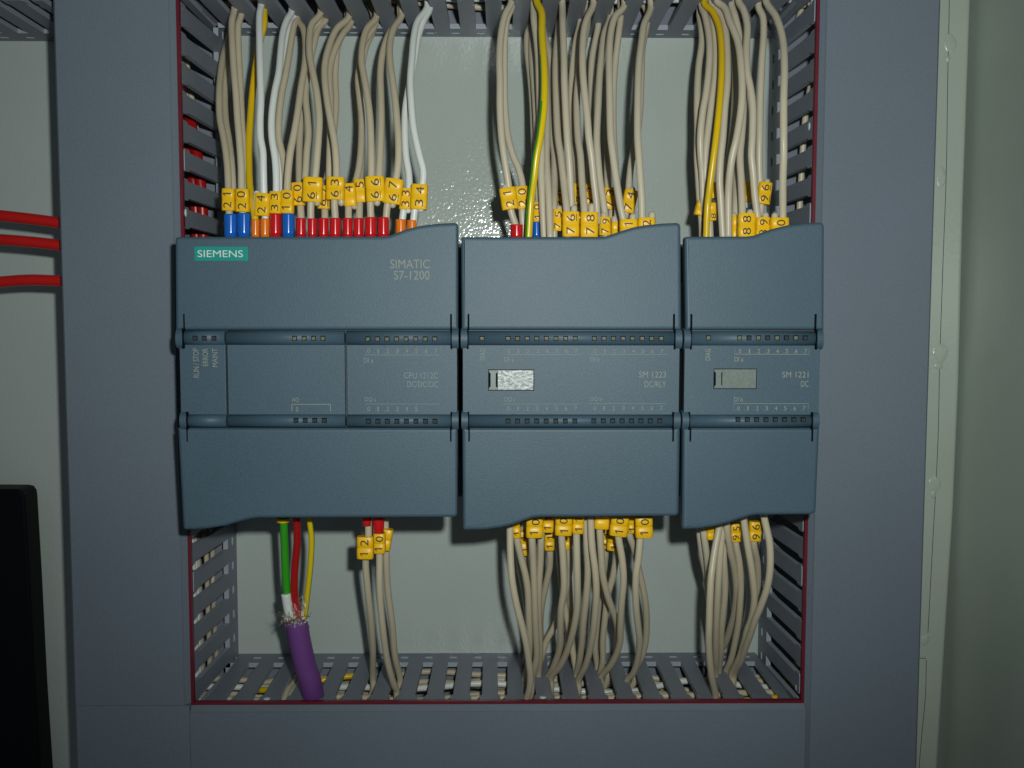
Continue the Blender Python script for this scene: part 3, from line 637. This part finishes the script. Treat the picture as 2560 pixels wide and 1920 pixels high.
wire(T_, BEP, [(1552,40),(1546,90),(1536,180),(1533,260),(1534,343),(1540,430),(1544,520),(1540,YB)], 58, 'pale wire with blank orange looking marker left of marker 81', G2, (1539,580,24,48,0,'',(1536,543)), dh=-6)
wire(T_, BEP, [(1627,19),(1610,62),(1604,104),(1597,166),(1594,270),(1594,343),(1597,390),(1601,452),(1604,494),(1605,544),(1606,YB)], 70, 'rightmost pale wire of the middle group with front marker 82', G2, (1616,572,43,54,-1,' 2',(1630,532)), dh=8)
wire(T_, BEP, [(1618,58),(1606,120),(1603,200),(1600,270),(1592,343),(1581,390),(1573,452),(1570,500),(1560,560)], 46, 'pale wire with tilted rear marker 74', G2, (1573,504,35,57,12,'74',(1582,470)), dh=2)
wire(T_, BEP, [(1408,60),(1401,150),(1400,250),(1402,343),(1401,430),(1399,540)], 44, 'rear pale wire with shadowed marker 70 behind marker 76', G2, (1399,497,26,52,0,'70'), dh=-6)
wire(T_, BEP, [(1496,60),(1480,150),(1478,250),(1476,343),(1474,430),(1474,540)], 44, 'rearmost pale wire of its group, its small marker mostly hidden and in shadow', G2, (1473,488,26,50,0,'72'), dh=-6)
# --- above the right module
wire(T_, BEP, [(1749,37),(1754,73),(1755,104),(1747,166),(1743,250),(1744,343),(1743,390),(1746,442),(1750,504),(1755,560),(1756,YB)], 55, 'leftmost pale wire above the right module with dark tilted marker', G3, (1752,522,28,36,14,''), (1747,1765,554,600,FB), dh=4)
wire(T_, BEP, [(1755,17),(1763.5,42),(1773,94),(1774,145),(1766,229),(1757,280),(1751,343),(1752,390),(1755.5,432),(1758,500),(1762,540)], 57, 'glossy pale wire bowing right then left of the yellow wire', G3, dh=10)
wire(T_, BEP, [(1774,19),(1782,52),(1788,104),(1788,187),(1780,250),(1768,343),(1763,390),(1764,450),(1772,520),(1776,YB)], 57, 'pale wire left of the yellow wire ending in the bright blue ferrule', G3, (1780,530,20,44,0,'8'), (1768,1782,555,600,FB), dh=8)
wire(T_, YEL, [(1761,8),(1780,27),(1795,58),(1803,104),(1804,187),(1798,270),(1790.5,343),(1784.5,390),(1775,463),(1769,515),(1765,YB)], 69, 'plain yellow wire crossing the pale bundle of the right module', G3, dh=12, d=2.2)
wire(T_, BEP, [(1780,12),(1803,37),(1813,73),(1818,135),(1818,208),(1812,270),(1807,343),(1802,390),(1799,452),(1802,504),(1808,YB)], 66, 'pale wire just right of the yellow wire', G3, dh=9)
wire(T_, BEP, [(1792.5,2),(1811,19),(1824,52),(1844.5,104),(1853,166),(1855,250),(1842,343),(1831,390),(1825,432),(1821,484),(1821,YB)], 67, 'pale wire swinging widest right then back beside the yellow wire', G3, dh=14)
wire(T_, BEP, [(1822,50),(1834,125),(1838,187),(1836,270),(1830,343),(1822,400),(1814,460),(1812,540)], 50, 'shaded pale wire at the back of the right bundle', G3, (1784,477,16,40,0,''), dh=-2)
wire(T_, BEP, [(1829,12),(1838,42),(1847,83),(1852,130),(1858,200),(1858,280),(1854,343),(1850,390),(1853,452),(1856,540),(1856,YB)], 69, 'pale wire with front marker 88', G3, (1866,564,44,60,0,'88',(1875,527)), dh=0)
wire(T_, BEP, [(1846.6,2),(1859,25),(1868,62),(1866,125),(1868,180),(1876,220),(1882,270),(1881,343),(1879,390),(1883,432),(1887,484),(1894,546),(1897,YB)], 68, 'pale wire with marker 89 right of marker 88', G3, (1906,570,36,52,1,'89',(1914,534)), dh=10)
wire(T_, WHI, [(1858,60),(1866,150),(1869,240),(1868,330),(1867,390),(1868,440),(1868,520)], 42, 'grey white wire at the back with small rear marker', G3, (1868,480,20,50,0,'',(1868,447)), dh=-4)
wire(T_, BEP, [(1835,55),(1842,150),(1842,250),(1840,330),(1837,400),(1838,520)], 43, 'rear pale wire with narrow yellow marker left of marker 88', G3, (1838,482,18,52,0,''), dh=-4)
wire(T_, BEP, [(1850,60),(1848,200),(1846,330),(1840,430),(1839,520),(1838,YB)], 62, 'pale wire behind with marker touching the left side of marker 88', G3, (1840,570,26,58,0,'',(1836,535)), dh=-8)
wire(T_, BEP, [(1896.5,17),(1907,42),(1909,83),(1905,145),(1901,229),(1899,343),(1898,390),(1900,457),(1903,511),(1898,560)], 50, 'pale wire with rear marker 96 standing apart', G3, (1910,484,34,54,7,'96',(1918,450)), dh=6)
wire(T_, BEP, [(1915,2),(1940,42),(1956,94),(1961,166),(1959,250),(1959,343),(1959,390),(1957,452),(1957,544),(1956,YB)], 70, 'rightmost pale wire of all with marker 90', G3, (1948,572,46,54,0,' 0',(1937,535)), dh=16)
# --- below the wide left module
YC = 1282
ca = thing('network_cable', U(740, 1600, 35), 'purple shielded cable with frayed braid and three coloured cores', 'cable')
def hcab(y): return 60-(y-1300)/(1745-1300)*14
def capart(name, pts, d, m_, hoff=0.0, n=16):
    W_ = [U(a, b, hcab(b)+hoff) for a, b in pts]
    if name == 'cable_jacket': W_ += [Vector((W_[-1].x+.6, -43.5, ZB-1.5)), Vector((W_[-1].x+1.5, -38, ZB-9))]
    bm = bmesh.new(); P, R = tube(bm, W_, d/2, n, 7); fixn(bm); return obj(name, bm, m_, ca, True), P
capart('cable_jacket', [(736,1548),(741.5,1562),(749,1602),(763,1664),(775,1700)], 7.9, PUR, n=28)
capart('core_wire', [(708,YC),(709,1304),(711.5,1367),(714,1430),(718,1487),(724,1530)], 2.75, GRN, 1.0)
capart('core_wire', [(742,YC),(742,1299),(743,1356),(737,1426),(736,1485),(742,1527),(744,1550)], 2.65, DRED, 1.5)
o, P = capart('core_wire', [(773,YC),(774,1299),(779,1344),(777,1403),(770,1473),(763,1530),(758,1556)], 2.05, GY, 0.0)
at = o.data.attributes.new('stripe', 'FLOAT', 'POINT')
for i in range(len(at.data)): at.data[i].value = 1.0 if math.cos(2*math.pi*(i % 16)/16-math.radians(335)) > 0.45 else 0.0
o, P = capart('filler', [(715,1484),(719,1510),(726,1545)], 3.5, WHI, 1.6)
bm = bmesh.new(); tube(bm, [U(708, 1296, 61), U(708, 1304.5, 61)], 2.25, 20, 2); fixn(bm); obj('end_ring', bm, MK, ca, False)
bm = bmesh.new(); rnd = random.Random(5)
for i in range(330):
    cx, cy = 736, 1545; a = rnd.uniform(0, 2*math.pi); r0 = 3.6
    p = U(cx, cy, hcab(cy)); p = p+Vector((math.cos(a)*r0, math.sin(a)*r0, rnd.uniform(-1.0, 1.2)))
    pts = [p]; d_ = Vector((math.cos(a)*.6, math.sin(a)*.5-.2, rnd.uniform(-.2, 1.3)))
    for k in range(rnd.choice((2, 3, 4))):
        d_ = d_+Vector((rnd.uniform(-1, 1)*.9-math.cos(a)*.25, rnd.uniform(-1, 1)*.8, rnd.uniform(-1, .8)*.8)); pts.append(pts[-1]+d_*rnd.uniform(.3, .75))
    tube(bm, pts, rnd.uniform(.06, .11), 5, 4)
for i in range(14):     # strands standing off to the left
    p = U(722+rnd.uniform(-6, 12), 1530+rnd.uniform(-10, 18), hcab(1530)+rnd.uniform(-1, 3)); q = U(688+rnd.uniform(-8, 30), 1472+rnd.uniform(0, 60), hcab(1500)+rnd.uniform(-3, 3))
    mpt = p.lerp(q, .5)+Vector((rnd.uniform(-1, 1), rnd.uniform(-1, 1), rnd.uniform(-1, 1))); tube(bm, [p, mpt, q], .05, 5, 4)
for i in range(22):     # curls round the red core
    c_ = U(748+rnd.uniform(-8, 8), 1516+rnd.uniform(-22, 20), hcab(1516)+2.5); rr = rnd.uniform(1.0, 2.6); ph = rnd.uniform(0, 6)
    tube(bm, [c_+Vector((rr*math.cos(ph+k*.6), rr*.4*math.sin(ph+k), rr*1.3*math.sin(ph+k*.6))) for k in range(rnd.choice((4, 6, 8)))], .05, 5, 3)
fixn(bm); obj('shield_braid', bm, METAL, ca, True)

B_ = False
wire(B_, BEI, [(921,YC),(921,1314),(921,1344),(914,1399),(919,1471),(927,1546),(932,1622),(932,1694)], 64, 'beige wire with marker 12 hanging under the left module', G4, (913.5,1368,43,57,1,'12'), (906,930,1282,1314,FR), dh=4)
wire(B_, BEI, [(948,YC),(949,1381),(949,1471),(956,1561),(968.5,1652),(985,1712),(991,1726)], 66, 'beige wire with marker 10 and bright red ferrule under the left module', G4, (949,1357,31,51,0,'10'), (932,961,1282,1332,FR), dh=6)
wire(B_, BEI, [(963,YC),(965,1381),(969,1471),(980.6,1561),(987,1637),(1000,1697)], 62, 'beige wire with tilted blank marker beside marker 10', G4, (967,1348,26,54,10,''), dh=0)
# --- below the middle module
wire(B_, BEI, [(1275,YC),(1275,1320),(1276,1385),(1280,1447),(1291,1509.5),(1307,1572),(1316,1612),(1322,1653.6),(1326,1690),(1324,1720),(1316,1752)], 66, 'leftmost beige wire under the middle module reaching furthest down', G5, dh=8)
wire(B_, BEI, [(1290,YC),(1292,1343),(1303,1395),(1313.5,1437),(1320,1480),(1322,1540),(1324,1600),(1322,1650),(1312,1700)], 64, 'beige wire under a small clipped marker near the left of its bundle', G5, (1291,1318,20,52,-3,'1 '), dh=3)
wire(B_, BEI, [(1294,1310),(1298,1405),(1309,1468),(1318,1530),(1320,1600),(1313,1660)], 50, 'rear beige wire slanting right behind the leftmost ones', G5, dh=-2)
wire(B_, BEI, [(1310,1300),(1312,1380),(1316,1440),(1318,1510),(1328,1580),(1338,1650)], 50, 'rear beige wire with hanging marker 11 left of a front marker 10', G5, (1309,1357,24,62,-3,'11'), dh=-4)
wire(B_, BEI, [(1328,YC),(1330,1343),(1333,1405.5),(1336.5,1489),(1338.5,1551),(1341,1603),(1342,1640),(1337,1670),(1330,1700)], 68, 'beige wire under the leftmost wide marker 10', G5, (1336.5,1316,44,55,0,'10'), dh=2)
wire(B_, BEI, [(1356,YC),(1353,1343),(1351,1405),(1347,1468),(1346,1530),(1349,1590),(1350,1640),(1346,1690)], 63, 'beige wire right of the leftmost wide marker 10', G5, (1370,1305,30,50,2,'11'), dh=2)
wire(B_, BEI, [(1375,1300),(1375,1374),(1374,1416),(1363.5,1468),(1355,1509.5),(1351,1551),(1352,1600),(1354,1650)], 52, 'beige wire with lower rear marker 11 curving left', G5, (1373.5,1352,26,46,0,'11'), dh=2)
wire(B_, BEI, [(1402,YC),(1404,1337),(1408,1405.5),(1410,1468),(1403,1520),(1401,1572),(1401,1603),(1396,1633),(1383,1668),(1372,1690)], 68, 'beige wire under the second wide marker 10 with a kink', G5, (1409,1312,44,52,2,'10'), dh=8)
wire(B_, BEI, [(1420,1340),(1424,1395),(1422,1440),(1408,1500),(1388,1561),(1366,1603),(1355,1640),(1346,1680)], 44, 'rear beige wire crossing diagonally down to the left', G5, (1418,1352,20,40,-6,''), dh=-2)
wire(B_, BEI, [(1440,YC),(1441,1333),(1442.5,1405.5),(1443.5,1468),(1442.5,1520),(1434,1572),(1420,1622),(1401,1664),(1378,1696)], 67, 'beige wire under marker 11 sweeping left at the duct', G5, (1445,1308,30,50,2,'11'), dh=10)
wire(B_, BEI, [(1464,YC),(1467,1364),(1469.5,1426),(1466,1489),(1459,1551),(1455,1603),(1450,1643),(1441,1689)], 64, 'unmarked beige wire, left of the middle pair', G5, dh=5)
wire(B_, BEI, [(1476,YC),(1480,1364),(1488,1426),(1491,1478),(1488,1530),(1483,1580),(1476,1620),(1464,1664),(1447,1701)], 67, 'unmarked beige wire, right of the middle pair', G5, dh=9)
wire(B_, BEI, [(1497,YC),(1499,1322),(1503,1385),(1507,1437),(1519,1489),(1537,1541),(1544,1572),(1544,1610),(1538,1640),(1520,1670)], 66, 'beige wire crossing diagonally down to the right', G5, (1505,1297,38,50,3,' 1'), dh=8)
wire(B_, BEI, [(1512,1310),(1514,1374),(1511,1416),(1500,1480),(1492,1560),(1488,1620),(1494,1672)], 46, 'rear beige wire with narrow marker 11 behind the crossing', G5, (1513,1346,18,50,0,'11'), dh=-3)
wire(B_, BEI, [(1540,1310),(1542,1380),(1538,1410),(1531,1447),(1519,1489),(1513,1541),(1507,1603),(1507,1650),(1501,1684)], 52, 'beige wire with shaded lower marker leaning left', G5, (1536,1356,38,40,6,'1 '), dh=0)
wire(B_, BEI, [(1544,YC),(1546,1341),(1555,1395),(1559,1447),(1554,1509.5),(1551,1572),(1550,1603),(1542,1633),(1526,1664),(1503,1693)], 68, 'beige wire under the third wide marker 10', G5, (1548,1313,46,54,7,'10'), dh=9)
wire(B_, BEI, [(1570,YC),(1573,1333),(1586,1374),(1596,1420),(1607,1468),(1615,1520),(1616,1580),(1613,1610),(1604,1643),(1588,1676)], 60, 'beige wire bulging furthest right under the middle module', G5, (1578,1310,20,44,0,'1 '), dh=0)
wire(B_, BEI, [(1606,YC),(1600.5,1343),(1596,1395),(1590,1437),(1590,1509.5),(1596,1572),(1599,1603),(1594,1650),(1583,1683),(1568,1702)], 68, 'beige wire under the rightmost wide marker 10', G5, (1609.5,1316,45,56,-2,'10'), dh=9)
wire(B_, BEI, [(1418,1380),(1421,1430),(1425,1500),(1427,1560),(1432,1622),(1440,1676)], 40, 'rear beige wire straight down between the kinked wires', G5, dh=-4, nodive=False)
wire(B_, BEI, [(1396,1320),(1400,1400),(1406,1480),(1420,1560),(1434,1640),(1442,1690)], 42, 'rear beige wire slanting right behind the second wide marker', G5, dh=-4)
# --- below the right module
wire(B_, BEP, [(1748,1315),(1750,1340),(1757,1395.6),(1766,1441),(1774,1520),(1778,1600),(1780,1660)], 58, 'pale glossy wire at the left rear of the right bundle', G6, dh=0)
wire(B_, BEP, [(1757,1310),(1760,1338),(1766.7,1386.6),(1772,1440),(1780,1520),(1782,1620),(1776,1680)], 62, 'second pale glossy wire at the left rear of the right bundle', G6, (1775,1330,20,36,0,''), dh=0)
wire(B_, BEI, [(1800,YC),(1797,1321.5),(1786.6,1377.5),(1778,1441),(1775,1495),(1773,1558),(1772,1600),(1774,1644.7),(1779.4,1690),(1789,1744)], 67, 'beige wire curving left and reaching lowest at right', G6, dh=11)
wire(B_, BEI, [(1808,YC),(1804,1341),(1799,1404.7),(1795.6,1459),(1793,1513),(1791,1558),(1790,1600),(1790,1644.7),(1789,1690)], 64, 'beige wire parallel right of the lowest reaching one', G6, dh=9)
wire(B_, BEI, [(1808,1320),(1809,1395.6),(1812,1441),(1812,1486),(1806,1549),(1803,1590),(1803,1626.6),(1796,1681)], 60, 'beige wire behind the parallel pair of the right bundle', G6, dh=4)
wire(B_, BEI, [(1815,YC),(1817,1316),(1824.5,1368.5),(1836,1423),(1841,1477),(1836,1531),(1826,1570),(1810,1615),(1780,1650)], 66, 'beige wire swinging right then far left to the duct', G6, dh=2)
wire(B_, BEI, [(1838,1310),(1839,1354),(1848,1404.7),(1852,1459),(1850,1513),(1846,1558),(1837,1608.5),(1827,1650),(1816,1677)], 58, 'beige wire below marker 95 in the right bundle', G6, (1838,1330,28,46,0,'95'), dh=2)
wire(B_, WHI, [(1808,1320),(1812,1361),(1822.7,1423),(1829,1477),(1834,1540),(1836,1620)], 40, 'left grey white wire among beige ones', G6, dh=-4, d=1.9)
wire(B_, WHI, [(1846,1320),(1852,1350),(1861,1404.7),(1869,1450),(1872,1495),(1862,1560),(1852,1630)], 40, 'right grey white wire among beige ones', G6, dh=-4, d=1.9)
wire(B_, BEI, [(1857,YC),(1860,1303),(1870,1368.5),(1880.6,1432),(1886,1495),(1878,1549),(1868,1575),(1860,1608.5),(1848,1644.7),(1829,1686)], 67, 'beige wire passing in front of marker 96 at lower right', G6, dh=8)
wire(B_, BEI, [(1884,1310),(1884,1354),(1893,1404.7),(1895,1450),(1891.5,1495),(1882,1540),(1866,1600),(1846,1660)], 57, 'beige wire hanging from marker 96 at lower right', G6, (1887,1327,33,50,3,'96'), dh=-2)
wire(B_, BEI, [(1908,YC),(1912,1301.6),(1924,1359.5),(1925,1423),(1918,1468),(1903,1513),(1888,1549),(1876,1585),(1864,1617.5),(1852,1653.7),(1835,1686)], 68, 'rightmost beige wire under the modules, bowed out to the slotted duct', G6, dh=12)

# ------------------------------------------------------------------ wires lying inside the ducts
def run(ins, pts, d, label, group):
    t = thing('wire', pts[0], label, 'wire', group); bm = bmesh.new(); tube(bm, pts, d/2, 12, 5); fixn(bm); obj('insulation', bm, ins, t, True)
rnd = random.Random(11)
def hrun(z0, side, n, lo, label, group, pal, x0=XL-30, x1=XR+30, seed=1, dz=(4, 26)):
    r = random.Random(seed)
    for i in range(n):
        h = lo+(46-lo)*(i+.5)/n; z = z0+side*r.uniform(*dz); pts = []
        x = x0
        while x < x1+1:
            pts.append(Vector((x, -(h+r.uniform(-3, 3)), z+r.uniform(-2.6, 2.6)))); x += 27
        ins, nm = pal[i % len(pal)]
        run(ins, pts, 2.5, '%s wire lying lengthwise inside the %s' % (nm, label), group+', '+nm)
hrun(ZB, -1, 12, 5, 'bottom duct', 'wires lying in the bottom duct', [(BEP, 'cream'), (WHI, 'white'), (BEI, 'beige')], seed=3, dz=(6.5, 15))
hrun(ZB, -1, 7, 5, 'bottom duct', 'wires lying in the bottom duct', [(BEI, 'beige'), (BEP, 'cream')], seed=9, dz=(7, 13))
hrun(ZT, 1, 9, 12, 'top duct', 'wires lying in the top duct', [(BEP, 'cream'), (WHI, 'white'), (BEI, 'beige')], seed=4, dz=(7, 16))
hrun(ZT, 1, 5, 20, 'top duct', 'wires lying in the top duct', [(WHI, 'white'), (BEP, 'cream')], seed=14, x0=60, dz=(7, 13))
# two coloured ones that show through the bottom slots
run(YEL, [Vector((x, -(20+3*math.sin(x*.1)), ZB-5-2*math.cos(x*.07))) for x in range(8, 62, 9)], 2.4, 'yellow wire piece showing through the bottom duct slots at left', 'coloured wires in the bottom duct')
run(GY if False else YEL, [Vector((x, -(38+2*math.sin(x*.1)), ZB-5+0.12*(x-190))) for x in range(176, 214, 8)], 2.4, 'yellow wire showing through the bottom duct slots at the right corner', 'coloured wires in the bottom duct')
run(GRN, [Vector((x, -(33+2*math.sin(x*.1)), ZB-6.5+0.1*(x-190))) for x in range(178, 214, 8)], 1.5, 'green wire beside the yellow one in the lower right corner', 'coloured wires in the bottom duct')
# beige pair looping by the purple cable
for k, xx in enumerate((724, 739)):
    pts = [U(xx+22, 1690, 22), U(xx+10, 1708, 26), U(xx-8, 1730, 34), U(xx-18, 1765, 40)]
    pts = [Vector((p.x, p.y, min(p.z, ZB+1.6-.0*i))) for i, p in enumerate(pts)]
    run(BEI, [pts[0]+Vector((2, 2, -6)), pts[0], pts[1], pts[2], pts[3], pts[3]+Vector((-1, 0, -6))], 2.4, ('left' if k == 0 else 'right')+' beige wire curling out of the bottom duct beside the purple cable', 'wires curling beside the purple cable')
# vertical wires in the left duct, lower half
for i, (a, ins, nm) in enumerate([(484, WHI, 'white'), (497, BEI, 'beige'), (517, BEI, 'beige'), (533, BEP, 'cream'), (491, WHI, 'white')]):
    x = XL-4.6-(i % 2)*.8-(3.2 if i == 6 else 0); r = random.Random(i); pts = []
    for k, b in enumerate(range(1250, 1860, 75)):
        p = hx(a+(b-1450)*.035+r.uniform(-1.5, 1.5), b, x+r.uniform(-.4, .4)); pts.append(p)
    run(ins, pts, 1.95, '%s wire standing upright in the lower part of the left duct' % nm, 'upright wires in the left duct, '+nm)
# red power wires and a few pale ones in the left duct, upper half
for k in range(2):
    pts = []
    for (a, b) in [(420, 150), (440, 210), (456, 250), (474, 300), (489, 370), (499, 440), (505, 510), (508, 580), (508, 700)]:
        p = hx(a-(17 if k == 0 else 0), b, XL-5.6-(1-k)*3.0); pts.append(p)
    pts = [p if -p.y < 47.5 else Vector((p.x, -47.5, p.z)) for p in pts]
    run(DRED, pts, 4.3, ('front' if k else 'rear')+' thick red wire curving down inside the left duct', 'thick red wires in the left duct')
for i, (a0, a1, ins, nm) in enumerate([(458, 520, BEP, 'cream'), (449, 512, WHI, 'white')]):
    pts = [hx(a0+(a1-a0)*((b-90)/420)**1.1+i*2, b, XL-8.5-i*1.4) for b in range(90, 540, 60)]
    run(ins, pts, 2.3, '%s wire beside the red wires in the left duct' % nm, 'thin wires in the upper left duct, '+nm)
# right duct
run(BEP, [hx(a, b, XR+6) for a, b in ((2030, 200), (2022, 240), (2014, 290), (2008, 360), (2004, 430), (2000, 500), (1996, 590))], 2.4, 'cream wire standing upright inside the right duct', 'wires in the right duct')
run(YEL, [hx(a, b, XR+5) for a, b in ((1996, 1640), (1985, 1680), (1965, 1705), (1950, 1740))], 2.3, 'yellow wire low inside the right duct', 'wires in the right duct')
run(BEP, [hx(a, b, XR+7) for a, b in ((2005, -20), (2002, 24), (1992, 60), (1975, 100), (1950, 150))], 2.4, 'cream wire bending at the top of the right duct', 'wires in the right duct')

# ------------------------------------------------------------------ left edge: red wires and black housing
for nm, pts in (('uppermost', [(-260, 510), (-120, 526), (0, 539), (72, 547), (140, 556), (200, 566)]), ('middle', [(-260, 592), (-120, 594), (0, 599), (72, 604.5), (140, 612), (200, 622)]), ('lowest', [(-260, 740), (-120, 717), (0, 705), (72, 700), (141, 702), (200, 706)])):
    W_ = [U(a, b, 41) for a, b in pts]; t = thing('power_wire', W_[0], nm+' of the three thick red wires at the left edge', 'wire', 'thick red wires crossing at the left edge')
    bm = bmesh.new(); tube(bm, W_, 2.0, 18, 7); fixn(bm); obj('insulation', bm, RED, t, True)
bb = thing('black_housing', U(40, 1900, 0), 'black plastic housing with a rounded corner at the lower left edge', 'housing')
bm = bmesh.new(); slab(bm, px_poly([(-260, 1211), (68, 1213), (80, 1216), (87, 1226), (89, 1240), (100, 1428), (114, 1707), (128, 1920), (140, 2150), (-260, 2150)], 2), 0.5, 11, 0.8, 3); fixn(bm)
obj('housing_shell', bm, black_m, bb)
